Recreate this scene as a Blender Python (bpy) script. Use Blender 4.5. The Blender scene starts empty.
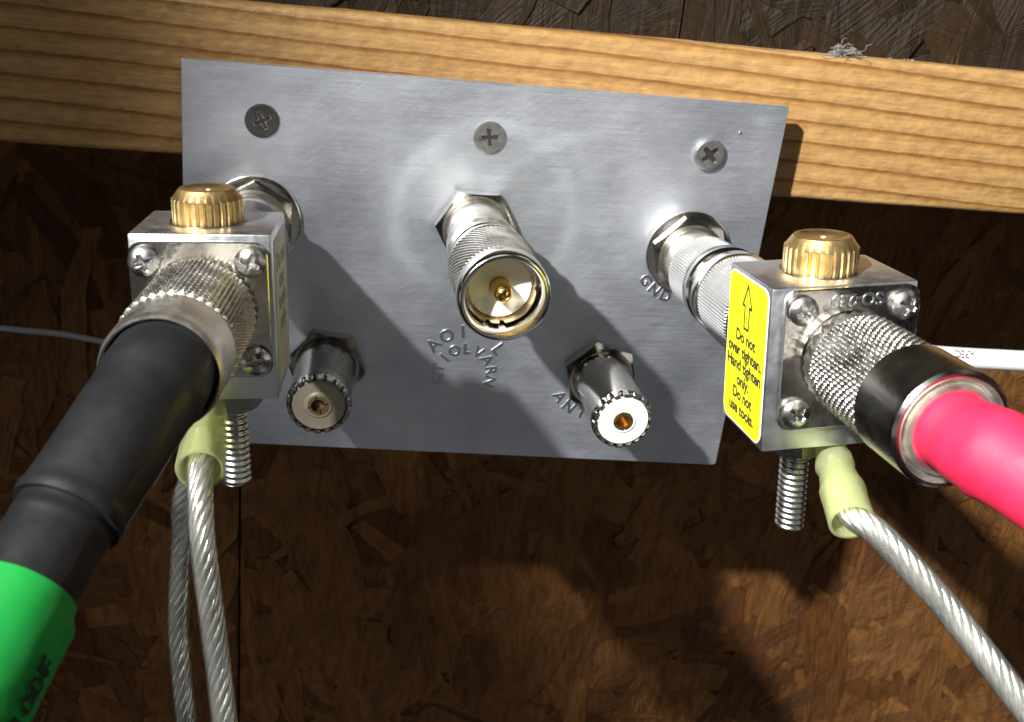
import bpy, bmesh, math, random
import numpy as np
from mathutils import Vector, Matrix, noise
random.seed(7)
scene = bpy.context.scene
C = scene.collection
MM = 0.001

# ------------------------------------------------------------------ camera
CP = Vector((43.0423, -277.4314, 46.1005))                    # mm
RIGHT = Vector((0.98804624, -0.11387045, 0.10391413))
DOWN = Vector((0.04903536, -0.40691733, -0.91214791))
FWD = Vector((0.14615115, 0.90633978, -0.39646946))
FPX = 1100.0
cam = bpy.data.cameras.new('camera'); camo = bpy.data.objects.new('camera', cam); C.objects.link(camo)
cam.sensor_width = 36; cam.lens = FPX / 1024 * 36; cam.clip_start = 0.01; cam.clip_end = 20
m = Matrix((RIGHT, -DOWN, -FWD)).transposed().to_4x4(); m.translation = CP * MM
camo.matrix_world = m; scene.camera = camo
cam.dof.use_dof = True; cam.dof.focus_distance = 0.225; cam.dof.aperture_fstop = 46

# ------------------------------------------------------------------ world: dim surroundings with added bright patches
w = bpy.data.worlds.new('World'); scene.world = w; w.use_nodes = True
nt = w.node_tree; bg = nt.nodes['Background']
tc = nt.nodes.new('ShaderNodeTexCoord'); nz = nt.nodes.new('ShaderNodeTexNoise'); nz.inputs['Scale'].default_value = 2.2
nz.inputs['Detail'].default_value = 3; nt.links.new(tc.outputs['Generated'], nz.inputs['Vector'])
def wmath(op, a, b):
    n = nt.nodes.new('ShaderNodeMath'); n.operation = op
    for i, v in enumerate((a, b)):
        if isinstance(v, (int, float)): n.inputs[i].default_value = v
        else: nt.links.new(v, n.inputs[i])
    return n.outputs[0]
# dim surroundings plus made-up bright patches, added for fill and metal reflections: (direction, cosine at the edge, cosine at full, brightness)
tot = wmath('MULTIPLY', wmath('POWER', nz.outputs['Fac'], 3.0), 0.16)
for d, c0, c1, br in (((0.05, -0.88, -0.48), 0.80, 0.97, 0.34), ((-0.75, -0.5, 0.45), 0.950, 0.968, 2.6), ((0.8, -0.55, 0.25), 0.962, 0.975, 2.0),
                      ((-0.1, -0.5, 0.86), 0.94, 0.965, 1.8), ((-0.9, -0.3, -0.3), 0.968, 0.98, 1.4), ((0.45, -0.35, -0.82), 0.95, 0.975, 0.7), ((0.6, -0.2, 0.75), 0.97, 0.98, 1.6)):
    dp = nt.nodes.new('ShaderNodeVectorMath'); dp.operation = 'DOT_PRODUCT'; nt.links.new(tc.outputs['Generated'], dp.inputs[0])
    dp.inputs[1].default_value = Vector(d).normalized()
    mr = nt.nodes.new('ShaderNodeMapRange'); mr.interpolation_type = 'SMOOTHSTEP'; mr.inputs['From Min'].default_value = c0; mr.inputs['From Max'].default_value = c1
    nt.links.new(dp.outputs['Value'], mr.inputs['Value']); tot = wmath('ADD', tot, wmath('MULTIPLY', mr.outputs[0], br))
bg.inputs['Color'].default_value = (1, 0.97, 0.92, 1)
nt.links.new(wmath('MULTIPLY', tot, 0.36), bg.inputs['Strength'])

# ------------------------------------------------------------------ lamp: one hand-held torch, upper left of the camera
LAMP = Vector((-330, -470, 388)); AIM = Vector((280, -10, -60))
ld = bpy.data.lights.new('torch', 'SPOT'); lo = bpy.data.objects.new('torch', ld); C.objects.link(lo)
ld.energy = 78; ld.color = (1.0, 0.97, 0.9); ld.shadow_soft_size = 0.011
ld.spot_size = math.radians(35.5); ld.spot_blend = 1.0
lo.location = LAMP * MM; lo.rotation_euler = (AIM - LAMP).to_track_quat('-Z', 'Y').to_euler()

scene.view_settings.view_transform = 'Standard'; scene.view_settings.look = 'None'
scene.view_settings.exposure = 0.0; scene.view_settings.gamma = 1.0
scene.cycles.sample_clamp_indirect = 6.0; scene.cycles.use_denoising = True
scene.cycles.max_bounces = 10; scene.cycles.transparent_max_bounces = 16
scene.cycles.blur_glossy = 0.0

# ------------------------------------------------------------------ materials
def mat(name, col, rough=0.5, metal=0.0, bump=0.0, bscale=900.0, rvar=0.0, cvar=0.0, **kw):
    m = bpy.data.materials.new(name); m.use_nodes = True
    t = m.node_tree; b = t.nodes['Principled BSDF']
    b.inputs['Base Color'].default_value = (*col, 1); b.inputs['Roughness'].default_value = rough
    b.inputs['Metallic'].default_value = metal
    for k, v in kw.items(): b.inputs[k.replace('_', ' ')].default_value = v
    if bump or rvar or cvar:
        tc = t.nodes.new('ShaderNodeTexCoord')
        n = t.nodes.new('ShaderNodeTexNoise'); n.inputs['Scale'].default_value = bscale; n.inputs['Detail'].default_value = 5
        t.links.new(tc.outputs['Object'], n.inputs['Vector'])
        if bump:
            bp = t.nodes.new('ShaderNodeBump'); bp.inputs['Strength'].default_value = bump; bp.inputs['Distance'].default_value = 0.0004
            t.links.new(n.outputs['Fac'], bp.inputs['Height']); t.links.new(bp.outputs['Normal'], b.inputs['Normal'])
        if rvar or cvar:
            n2 = t.nodes.new('ShaderNodeTexNoise'); n2.inputs['Scale'].default_value = bscale * 0.22; n2.inputs['Detail'].default_value = 6
            n2.inputs['Roughness'].default_value = 0.65
            t.links.new(tc.outputs['Object'], n2.inputs['Vector'])
        if rvar:
            mr = t.nodes.new('ShaderNodeMapRange'); mr.inputs['From Min'].default_value = 0.3; mr.inputs['From Max'].default_value = 0.7
            mr.inputs['To Min'].default_value = max(0.02, rough - rvar); mr.inputs['To Max'].default_value = rough + rvar
            t.links.new(n2.outputs['Fac'], mr.inputs['Value']); t.links.new(mr.outputs[0], b.inputs['Roughness'])
        if cvar:
            mx = t.nodes.new('ShaderNodeMix'); mx.data_type = 'RGBA'
            mx.inputs['A'].default_value = (*[c * (1 - cvar) for c in col], 1); mx.inputs['B'].default_value = (*[min(1, c * (1 + cvar)) for c in col], 1)
            mr2 = t.nodes.new('ShaderNodeMapRange'); mr2.inputs['From Min'].default_value = 0.35; mr2.inputs['From Max'].default_value = 0.65
            t.links.new(n2.outputs['Fac'], mr2.inputs['Value']); t.links.new(mr2.outputs[0], mx.inputs['Factor'])
            t.links.new(mx.outputs['Result'], b.inputs['Base Color'])
    return m

NICKEL = mat('nickel', (0.68, 0.66, 0.61), 0.22, 1, bump=0.10, bscale=700, rvar=0.08, cvar=0.10)
NICKEL_ROUGH = mat('worn_nickel', (0.74, 0.72, 0.67), 0.40, 1, bump=0.3, bscale=500, rvar=0.12, cvar=0.22)
CHROME = mat('polished_nickel', (0.80, 0.79, 0.75), 0.16, 1, bump=0.05, bscale=400, rvar=0.06, cvar=0.06)
SHELL = mat('silver_plating', (0.80, 0.70, 0.50), 0.24, 1, rvar=0.08, cvar=0.12, bscale=400)
BRIGHT_NICKEL = mat('smooth_nickel', (0.60, 0.57, 0.51), 0.15, 1, bump=0.06, bscale=300, rvar=0.07, cvar=0.12)
FLANGE = mat('plated_flange', (0.60, 0.57, 0.54), 0.21, 1, bump=0.45, bscale=260, rvar=0.12, cvar=0.28)
KNURL_GREY = mat('grey_plating', (0.52, 0.51, 0.49), 0.38, 1, bump=0.3, bscale=900, rvar=0.1, cvar=0.22)
DARK_NICKEL = mat('black_nickel', (0.33, 0.32, 0.30), 0.24, 1, bump=0.08, bscale=500, rvar=0.10, cvar=0.12)
STEEL = mat('zinc_steel', (0.55, 0.55, 0.55), 0.3, 1, bump=0.2, bscale=900, rvar=0.1, cvar=0.12)
BLOCK = mat('machined_aluminium', (0.72, 0.75, 0.81), 0.40, 1, bump=0.08, bscale=1200, rvar=0.08, cvar=0.05)
BRASS = mat('brass', (0.70, 0.51, 0.23), 0.44, 1, bump=0.25, bscale=700, rvar=0.10, cvar=0.22)
GOLD = mat('gold_plating', (0.86, 0.60, 0.22), 0.18, 1)
COPPER = mat('copper', (0.62, 0.26, 0.08), 0.30, 1)
PTFE = mat('white_dielectric', (0.90, 0.89, 0.88), 0.35, 0, cvar=0.05, bscale=600, Subsurface_Weight=0.15, Subsurface_Radius=(0.002, 0.002, 0.002))
PTFE_SHADED = mat('shaded_dielectric', (0.26, 0.235, 0.19), 0.4, 0, cvar=0.12, bscale=500)  # the white dielectric again, with shade put into its colour
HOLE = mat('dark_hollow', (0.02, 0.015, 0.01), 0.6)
BLACK_TUBE = mat('black_heatshrink', (0.010, 0.0115, 0.014), 0.55, 0, bump=0.25, bscale=260, rvar=0.10, cvar=0.15, Coat_Weight=0.1)
GREEN = mat('green_tape', (0.012, 0.40, 0.065), 0.42, 0, bump=0.2, bscale=200, cvar=0.06)
PINK = mat('pink_heatshrink', (0.68, 0.018, 0.075), 0.62, 0, bump=0.35, bscale=220, rvar=0.14, cvar=0.12)
YELLOW = mat('yellow_label', (0.86, 0.84, 0.01), 0.35, 0, cvar=0.04, bscale=300)
LABEL_EDGE = mat('label_border', (0.75, 0.78, 0.60), 0.4)
PALE_LABEL = mat('pale_label', (0.62, 0.57, 0.36), 0.35, 0, cvar=0.12, bscale=400)
INK = mat('black_ink', (0.02, 0.02, 0.02), 0.5)
FADED_INK = mat('faded_ink', (0.22, 0.19, 0.14), 0.5)
GREY_INK = mat('grey_ink', (0.12, 0.12, 0.13), 0.6)
WHITE_PVC = mat('white_jacket', (0.82, 0.83, 0.85), 0.35, 0, bump=0.05, bscale=200)
GREY_PVC = mat('grey_jacket', (0.30, 0.32, 0.36), 0.35)
SCREW_BLACK = mat('black_phosphate', (0.045, 0.045, 0.045), 0.5, 0.4, bump=0.3, bscale=1500, cvar=0.2)
SCREW_GREY = mat('grey_phosphate', (0.24, 0.24, 0.25), 0.42, 0.8, bump=0.3, bscale=1500, cvar=0.2)
STAMP = mat('stamped_metal', (0.50, 0.52, 0.56), 0.34, 1.0, bump=0.2, bscale=900)
WEB = mat('cobweb', (0.22, 0.21, 0.20), 0.95)
STRAND = mat('wire_strand', (0.80, 0.80, 0.78), 0.32, 0.9, bump=0.2, bscale=900, rvar=0.08, cvar=0.12)
INK_GREEN = mat('marker_ink', (0.02, 0.05, 0.02), 0.6)

def plate_material():
    m = bpy.data.materials.new('brushed_aluminium'); m.use_nodes = True
    t = m.node_tree; N = t.nodes.new; L = t.links.new; b = t.nodes['Principled BSDF']
    b.inputs['Metallic'].default_value = 1.0
    tc = N('ShaderNodeTexCoord')
    def scratch(rot, sx, sz, det=3):
        mp = N('ShaderNodeMapping'); mp.inputs['Rotation'].default_value = (0, rot, 0); mp.inputs['Scale'].default_value = (sx, 1, sz)
        n = N('ShaderNodeTexNoise'); n.inputs['Scale'].default_value = 1; n.inputs['Detail'].default_value = det; n.inputs['Roughness'].default_value = 0.7
        vr = N('ShaderNodeVectorRotate'); vr.rotation_type = 'Y_AXIS'; vr.inputs['Angle'].default_value = rot
        L(tc.outputs['Object'], vr.inputs['Vector']); mp.inputs['Rotation'].default_value = (0, 0, 0)
        L(vr.outputs[0], mp.inputs['Vector']); L(mp.outputs[0], n.inputs['Vector']); return n.outputs['Fac']
    s1 = scratch(0.02, 60, 2600); s2 = scratch(0.62, 110, 3000, 5); s3 = scratch(-0.25, 160, 2000, 5)
    def mth(op, a, b_, c=None):
        n = N('ShaderNodeMath'); n.operation = op
        for i, v in enumerate((a, b_, c)):
            if v is None: continue
            if isinstance(v, (int, float)): n.inputs[i].default_value = v
            else: L(v, n.inputs[i])
        return n.outputs[0]
    big = N('ShaderNodeTexNoise'); big.inputs['Scale'].default_value = 34; big.inputs['Detail'].default_value = 7; big.inputs['Roughness'].default_value = 0.62; L(tc.outputs['Object'], big.inputs['Vector'])
    fine = N('ShaderNodeTexNoise'); fine.inputs['Scale'].default_value = 420; fine.inputs['Detail'].default_value = 4; L(tc.outputs['Object'], fine.inputs['Vector'])
    sc = mth('ADD', mth('MULTIPLY', s1, 0.40), mth('ADD', mth('MULTIPLY', s2, 0.40), mth('MULTIPLY', s3, 0.20)))
    # glare arcs off the connectors, imitated by rings of raised roughness
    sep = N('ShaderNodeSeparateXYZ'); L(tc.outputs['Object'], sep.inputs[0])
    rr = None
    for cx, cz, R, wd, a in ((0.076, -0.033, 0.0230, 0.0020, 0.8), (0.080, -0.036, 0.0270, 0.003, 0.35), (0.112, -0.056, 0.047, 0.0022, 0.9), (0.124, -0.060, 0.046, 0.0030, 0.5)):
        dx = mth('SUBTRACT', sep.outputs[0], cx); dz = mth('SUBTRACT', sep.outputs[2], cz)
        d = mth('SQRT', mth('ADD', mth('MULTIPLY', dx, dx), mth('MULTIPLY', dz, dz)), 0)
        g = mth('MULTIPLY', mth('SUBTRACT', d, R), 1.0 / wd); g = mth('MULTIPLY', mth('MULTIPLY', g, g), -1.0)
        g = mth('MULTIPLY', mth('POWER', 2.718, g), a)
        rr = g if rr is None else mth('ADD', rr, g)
    rough = mth('ADD', 0.50, mth('ADD', mth('MULTIPLY', mth('SUBTRACT', big.outputs['Fac'], 0.5), 0.12), mth('MULTIPLY', mth('SUBTRACT', sc, 0.5), 0.42)))
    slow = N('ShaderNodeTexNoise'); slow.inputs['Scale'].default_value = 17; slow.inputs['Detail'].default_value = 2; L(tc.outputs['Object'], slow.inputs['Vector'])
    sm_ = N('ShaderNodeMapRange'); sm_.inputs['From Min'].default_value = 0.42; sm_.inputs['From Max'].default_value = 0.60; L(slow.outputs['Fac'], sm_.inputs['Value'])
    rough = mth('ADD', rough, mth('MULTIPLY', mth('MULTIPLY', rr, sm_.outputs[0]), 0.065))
    L(rough, b.inputs['Roughness'])
    ramp = N('ShaderNodeValToRGB'); L(mth('ADD', mth('MULTIPLY', big.outputs['Fac'], 0.5), mth('MULTIPLY', sc, 0.5)), ramp.inputs['Fac'])
    ramp.color_ramp.elements[0].position = 0.36; ramp.color_ramp.elements[0].color = (0.52, 0.56, 0.66, 1)
    ramp.color_ramp.elements[1].position = 0.62; ramp.color_ramp.elements[1].color = (0.82, 0.87, 0.97, 1)
    L(ramp.outputs['Color'], b.inputs['Base Color'])
    bp = N('ShaderNodeBump'); bp.inputs['Strength'].default_value = 0.45; bp.inputs['Distance'].default_value = 0.0001
    L(mth('ADD', sc, mth('MULTIPLY', fine.outputs['Fac'], 0.25)), bp.inputs['Height']); L(bp.outputs['Normal'], b.inputs['Normal'])
    return m
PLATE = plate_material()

def wood_material():
    m = bpy.data.materials.new('pine'); m.use_nodes = True
    t = m.node_tree; N = t.nodes.new; L = t.links.new; b = t.nodes['Principled BSDF']
    tc = N('ShaderNodeTexCoord')
    mp = N('ShaderNodeMapping'); mp.inputs['Scale'].default_value = (3.5, 30, 20); L(tc.outputs['Object'], mp.inputs['Vector'])
    n = N('ShaderNodeTexNoise'); n.inputs['Scale'].default_value = 1; n.inputs['Detail'].default_value = 3; L(mp.outputs[0], n.inputs['Vector'])
    mpj = N('ShaderNodeMapping'); mpj.inputs['Scale'].default_value = (260, 500, 700); L(tc.outputs['Object'], mpj.inputs['Vector'])
    nj = N('ShaderNodeTexNoise'); nj.inputs['Scale'].default_value = 1; nj.inputs['Detail'].default_value = 3; L(mpj.outputs[0], nj.inputs['Vector'])
    sep = N('ShaderNodeSeparateXYZ'); L(tc.outputs['Object'], sep.inputs[0])
    def mth(op, a, b_):
        k = N('ShaderNodeMath'); k.operation = op
        for i, v in enumerate((a, b_)):
            if isinstance(v, (int, float)): k.inputs[i].default_value = v
            else: L(v, k.inputs[i])
        return k.outputs[0]
    ph = mth('ADD', mth('MULTIPLY', sep.outputs[2], 190.0), mth('ADD', mth('MULTIPLY', sep.outputs[0], 6.0), mth('ADD', mth('MULTIPLY', n.outputs['Fac'], 1.5), mth('MULTIPLY', nj.outputs['Fac'], 0.12))))
    fr = mth('FRACT', ph, 0)
    r = N('ShaderNodeValToRGB'); L(fr, r.inputs['Fac'])
    e = r.color_ramp.elements
    e[0].position = 0.0; e[0].color = (0.42, 0.25, 0.105, 1)
    e[1].position = 1.0; e[1].color = (0.42, 0.25, 0.105, 1)
    for p, c in ((0.45, (0.454, 0.272, 0.107)), (0.70, (0.378, 0.211, 0.073)), (0.84, (0.227, 0.105, 0.031)), (0.89, (0.242, 0.116, 0.034)), (0.95, (0.450, 0.264, 0.101))):
        q = e.new(p); q.color = (*c, 1)
    mp2 = N('ShaderNodeMapping'); mp2.inputs['Scale'].default_value = (90, 500, 1600); L(tc.outputs['Object'], mp2.inputs['Vector'])
    f = N('ShaderNodeTexNoise'); f.inputs['Scale'].default_value = 1; f.inputs['Detail'].default_value = 4; L(mp2.outputs[0], f.inputs['Vector'])
    blot = N('ShaderNodeTexNoise'); blot.inputs['Scale'].default_value = 1; blot.inputs['Detail'].default_value = 5; mpb = N('ShaderNodeMapping'); mpb.inputs['Scale'].default_value = (260, 420, 420); L(tc.outputs['Object'], mpb.inputs['Vector']); L(mpb.outputs[0], blot.inputs['Vector'])
    mx = N('ShaderNodeMix'); mx.data_type = 'RGBA'; mx.blend_type = 'MULTIPLY'; mx.inputs['Factor'].default_value = 0.75
    r2 = N('ShaderNodeValToRGB'); L(mth('ADD', mth('MULTIPLY', f.outputs['Fac'], 0.5), mth('MULTIPLY', blot.outputs['Fac'], 0.5)), r2.inputs['Fac'])
    r2.color_ramp.elements[0].position = 0.36; r2.color_ramp.elements[0].color = (0.55, 0.53, 0.50, 1)
    r2.color_ramp.elements[1].position = 0.60; r2.color_ramp.elements[1].color = (1, 1, 1, 1)
    L(r.outputs['Color'], mx.inputs['A']); L(r2.outputs['Color'], mx.inputs['B']); L(mx.outputs['Result'], b.inputs['Base Color'])
    b.inputs['Roughness'].default_value = 0.5
    b.inputs['Roughness'].default_value = 0.42
    bp = N('ShaderNodeBump'); bp.inputs['Strength'].default_value = 0.75; bp.inputs['Distance'].default_value = 0.0006
    L(mth('ADD', blot.outputs['Fac'], mth('MULTIPLY', fr, -0.2)), bp.inputs['Height']); L(bp.outputs['Normal'], b.inputs['Normal'])
    return m
PINE = wood_material()

def osb_material(name, dark, light):
    m = bpy.data.materials.new(name); m.use_nodes = True
    t = m.node_tree; N = t.nodes.new; L = t.links.new; b = t.nodes['Principled BSDF']
    at = N('ShaderNodeAttribute'); at.attribute_name = 'tone'
    uv = N('ShaderNodeUVMap'); uv.uv_map = 'flake'
    mp = N('ShaderNodeMapping'); mp.inputs['Scale'].default_value = (60, 1100, 1); L(uv.outputs[0], mp.inputs['Vector'])
    n = N('ShaderNodeTexNoise'); n.inputs['Scale'].default_value = 1; n.inputs['Detail'].default_value = 4; n.inputs['Roughness'].default_value = 0.65; L(mp.outputs[0], n.inputs['Vector'])
    r = N('ShaderNodeValToRGB'); L(at.outputs['Fac'], r.inputs['Fac'])
    r.color_ramp.elements[0].color = (*dark, 1); r.color_ramp.elements[1].color = (*light, 1)
    r2 = N('ShaderNodeValToRGB'); L(n.outputs['Fac'], r2.inputs['Fac'])
    r2.color_ramp.elements[0].position = 0.3; r2.color_ramp.elements[0].color = (0.58, 0.52, 0.46, 1)
    r2.color_ramp.elements[1].position = 0.6; r2.color_ramp.elements[1].color = (1, 1, 1, 1)
    mx = N('ShaderNodeMix'); mx.data_type = 'RGBA'; mx.blend_type = 'MULTIPLY'; mx.inputs['Factor'].default_value = 0.9
    L(r.outputs['Color'], mx.inputs['A']); L(r2.outputs['Color'], mx.inputs['B']); L(mx.outputs['Result'], b.inputs['Base Color'])
    b.inputs['Roughness'].default_value = 0.6; b.inputs['Specular IOR Level'].default_value = 0.25
    tc = N('ShaderNodeTexCoord'); wm_ = N('ShaderNodeMapping'); wm_.inputs['Scale'].default_value = (190, 190, 48); L(tc.outputs['Object'], wm_.inputs['Vector'])
    wn = N('ShaderNodeTexNoise'); wn.inputs['Scale'].default_value = 1; wn.inputs['Detail'].default_value = 5; wn.inputs['Distortion'].default_value = 1.6; L(wm_.outputs[0], wn.inputs['Vector'])
    r3 = N('ShaderNodeValToRGB'); L(wn.outputs['Fac'], r3.inputs['Fac']); r3.color_ramp.elements[0].position = 0.34; r3.color_ramp.elements[0].color = (0.40, 0.34, 0.30, 1)
    r3.color_ramp.elements[1].position = 0.56; r3.color_ramp.elements[1].color = (1, 1, 1, 1)
    m3 = N('ShaderNodeMix'); m3.data_type = 'RGBA'; m3.blend_type = 'MULTIPLY'; m3.inputs['Factor'].default_value = 0.6
    L(mx.outputs['Result'], m3.inputs['A']); L(r3.outputs['Color'], m3.inputs['B']); L(m3.outputs['Result'], b.inputs['Base Color'])
    ad_ = N('ShaderNodeMath'); ad_.operation = 'ADD'; L(n.outputs['Fac'], ad_.inputs[0]); L(wn.outputs['Fac'], ad_.inputs[1])
    bp = N('ShaderNodeBump'); bp.inputs['Strength'].default_value = 0.8; bp.inputs['Distance'].default_value = 0.0012
    L(ad_.outputs[0], bp.inputs['Height']); L(bp.outputs['Normal'], b.inputs['Normal'])
    return m
OSB = osb_material('oriented_strand_board', (0.10, 0.035, 0.010), (0.33, 0.155, 0.048))
OSB_UP = osb_material('dark_strand_board', (0.013, 0.0075, 0.0033), (0.036, 0.021, 0.009))  # same strand pattern as the wall, in far darker colours

def clear_material():
    m = bpy.data.materials.new('clear_vinyl'); m.use_nodes = True
    t = m.node_tree; N = t.nodes.new; L = t.links.new; t.nodes.remove(t.nodes['Principled BSDF'])
    tr = N('ShaderNodeBsdfTransparent'); tr.inputs[0].default_value = (0.93, 0.94, 0.93, 1)
    gl = N('ShaderNodeBsdfGlossy'); gl.inputs['Roughness'].default_value = 0.18
    fz = N('ShaderNodeFresnel'); fz.inputs[0].default_value = 1.45
    mx = N('ShaderNodeMixShader'); hf = N('ShaderNodeMath'); hf.operation = 'MULTIPLY'; hf.inputs[1].default_value = 0.5; L(fz.outputs[0], hf.inputs[0])
    df = N('ShaderNodeBsdfDiffuse'); df.inputs[0].default_value = (0.80, 0.81, 0.80, 1); mk = N('ShaderNodeMixShader'); mk.inputs[0].default_value = 0.05
    L(tr.outputs[0], mk.inputs[1]); L(df.outputs[0], mk.inputs[2])
    L(hf.outputs[0], mx.inputs[0]); L(mk.outputs[0], mx.inputs[1]); L(gl.outputs[0], mx.inputs[2])
    L(mx.outputs[0], t.nodes['Material Output'].inputs[0]); return m
CLEAR = clear_material()

def sleeve_material():
    m = bpy.data.materials.new('yellow_green_vinyl'); m.use_nodes = True
    t = m.node_tree; N = t.nodes.new; L = t.links.new; b = t.nodes['Principled BSDF']
    b.inputs['Base Color'].default_value = (0.70, 0.74, 0.44, 1); b.inputs['Roughness'].default_value = 0.2
    b.inputs['Coat Weight'].default_value = 0.6
    tl = N('ShaderNodeBsdfTranslucent'); tl.inputs[0].default_value = (0.86, 0.90, 0.60, 1)
    tr = N('ShaderNodeBsdfTransparent'); tr.inputs[0].default_value = (0.93, 0.96, 0.74, 1)
    a = N('ShaderNodeMixShader'); a.inputs[0].default_value = 0.4; L(b.outputs[0], a.inputs[1]); L(tl.outputs[0], a.inputs[2])
    c = N('ShaderNodeMixShader'); c.inputs[0].default_value = 0.58; L(a.outputs[0], c.inputs[1]); L(tr.outputs[0], c.inputs[2])
    tc = N('ShaderNodeTexCoord'); n = N('ShaderNodeTexNoise'); n.inputs['Scale'].default_value = 160; L(tc.outputs['Object'], n.inputs['Vector'])
    bp = N('ShaderNodeBump'); bp.inputs['Strength'].default_value = 0.6; bp.inputs['Distance'].default_value = 0.001
    L(n.outputs['Fac'], bp.inputs['Height']); L(bp.outputs['Normal'], b.inputs['Normal'])
    L(c.outputs[0], t.nodes['Material Output'].inputs[0]); return m
SLEEVE = sleeve_material()

# ------------------------------------------------------------------ helpers (geometry in mm)
class MB:
    def __init__(s): s.v = []; s.f = []
    def add(s, vs, fs):
        k = len(s.v); s.v += [Vector(v) for v in vs]; s.f += [tuple(i + k for i in f) for f in fs]; return s
    def xf(s, M):
        s.v = [M @ v for v in s.v]; return s
    def build(s, name, material, parent=None, sharp=35, smooth=True):
        me = bpy.data.meshes.new(name); me.from_pydata([v * MM for v in s.v], [], s.f); me.validate()
        bm = bmesh.new(); bm.from_mesh(me); bmesh.ops.recalc_face_normals(bm, faces=bm.faces); bm.to_mesh(me); bm.free()
        if smooth:
            me.polygons.foreach_set('use_smooth', [True] * len(me.polygons)); me.set_sharp_from_angle(angle=math.radians(sharp))
        me.materials.append(material)
        o = bpy.data.objects.new(name, me); C.objects.link(o)
        if parent: o.parent = parent
        return o

def tag(o, label=None, cat=None, group=None, kind=None):
    for k, v in (('label', label), ('category', cat), ('group', group), ('kind', kind)):
        if v: o[k] = v
    return o
def empty(name, M=None, label=None, cat=None, group=None):
    o = bpy.data.objects.new(name, None); C.objects.link(o); o.empty_display_size = 0.005
    if M is not None:
        M = M.copy(); M.translation = M.translation * MM; o.matrix_world = M
    tag(o, label, cat, group); return o
def frame(loc, X=(1, 0, 0), Y=(0, 1, 0), Z=(0, 0, 1)):
    M = Matrix((Vector(X), Vector(Y), Vector(Z))).transposed().to_4x4(); M.translation = Vector(loc); return M
def axis_frame(a, b):
    """frame at a whose -Y points to b, Z as near up as possible"""
    y = -(Vector(b) - Vector(a)).normalized(); x = y.cross(Vector((0, 0, 1))).normalized(); z = x.cross(y)
    return frame(a, x, y, z)
def at(px, py, dist):
    """the point that lies dist mm in front of the lens plane on the line of sight of a pixel"""
    return CP + (RIGHT * ((px - 512) / FPX) + DOWN * ((py - 361) / FPX) + FWD) * dist
def tri(x): x = x % 1.0; return 1 - abs(2 * x - 1)

def lathe(prof, seg=64, fn=None):
    """revolve (s, r) pairs round -Y; fn(theta, s, r, index) may change r"""
    mb = MB(); vs = []; fs = []; rings = []
    for k, (s, r) in enumerate(prof):
        if r <= 1e-6: rings.append([len(vs)]); vs.append((0, -s, 0)); continue
        ring = []
        for i in range(seg):
            th = 2 * math.pi * i / seg
            rr, ss = (r, s) if fn is None else fn(th, s, r, k)
            ring.append(len(vs)); vs.append((rr * math.cos(th), -ss, rr * math.sin(th)))
        rings.append(ring)
    for a, b in zip(rings, rings[1:]):
        if len(a) == 1 and len(b) == 1: continue
        for i in range(seg):
            j = (i + 1) % seg
            if len(a) == 1: fs.append((a[0], b[i], b[j]))
            elif len(b) == 1: fs.append((a[i], a[j], b[0]))
            else: fs.append((a[i], a[j], b[j], b[i]))
    return mb.add(vs, fs)
def hexnut(af, s0, s1, hole, ch=0.6, rot=0.0):
    """hexagonal nut whose front corners are chamfered by a cone, with a bored hole"""
    seg = 96
    def hexr(th): return (af / 2) / math.cos((th % (math.pi / 3)) - math.pi / 6)
    R = af / 2 / math.cos(math.pi / 6)
    def fn(th, s, r, k):
        h = hexr(th)
        if k in (1, 2): return h, (s if k == 1 else s - ch * max(0.0, (h - af / 2 * 0.97) / (R - af / 2 * 0.97)) * 1.0)
        return r, s
    mb = lathe([(s0, hole), (s0, R), (s1, R), (s1, af / 2 * 0.955), (s1, hole + 0.5), (s1 - 0.4, hole)], seg, fn)
    return mb.xf(Matrix.Rotation(rot, 4, 'Y'))
def rbox(x0, x1, y0, y1, z0, z1, bev=0.5, seg=2):
    bm = bmesh.new(); bmesh.ops.create_cube(bm, size=1)
    for v in bm.verts:
        v.co = Vector(((x0 + x1) / 2 + v.co.x * (x1 - x0), (y0 + y1) / 2 + v.co.y * (y1 - y0), (z0 + z1) / 2 + v.co.z * (z1 - z0)))
    if bev: bmesh.ops.bevel(bm, geom=list(bm.edges), offset=bev, segments=seg, profile=0.5, affect='EDGES')
    mb = MB(); mb.add([v.co.copy() for v in bm.verts], [tuple(v.index for v in f.verts) for f in bm.faces]); bm.free(); return mb
def rrect(w, h, r, n=6):
    pts = []
    for cx, cy, a0 in ((w / 2 - r, h / 2 - r, 0), (-w / 2 + r, h / 2 - r, 90), (-w / 2 + r, -h / 2 + r, 180), (w / 2 - r, -h / 2 + r, 270)):
        for k in range(n + 1):
            a = math.radians(a0 + 90 * k / n); pts.append((cx + r * math.cos(a), cy + r * math.sin(a)))
    return pts
def prism(pts, y0, y1, ch=0.0):
    """outline in x,z extruded from y0 (back) to y1 (front, more negative)"""
    n = len(pts); mb = MB(); cx = sum(p[0] for p in pts) / n; cz = sum(p[1] for p in pts) / n
    def ring(y, inset=0):
        out = []
        for x, z in pts:
            d = Vector((x - cx, z - cz)); l = d.length or 1
            out.append((x - d.x / l * inset, y, z - d.y / l * inset))
        return out
    if ch: vs = ring(y0) + ring(y1 + ch) + ring(y1, ch); R = 3
    else: vs = ring(y0) + ring(y1); R = 2
    fs = [tuple(range(n))[::-1], tuple(range(n * (R - 1), n * R))]
    for k in range(R - 1):
        for i in range(n):
            j = (i + 1) % n; fs.append((k * n + i, k * n + j, (k + 1) * n + j, (k + 1) * n + i))
    return mb.add(vs, fs)
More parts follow.
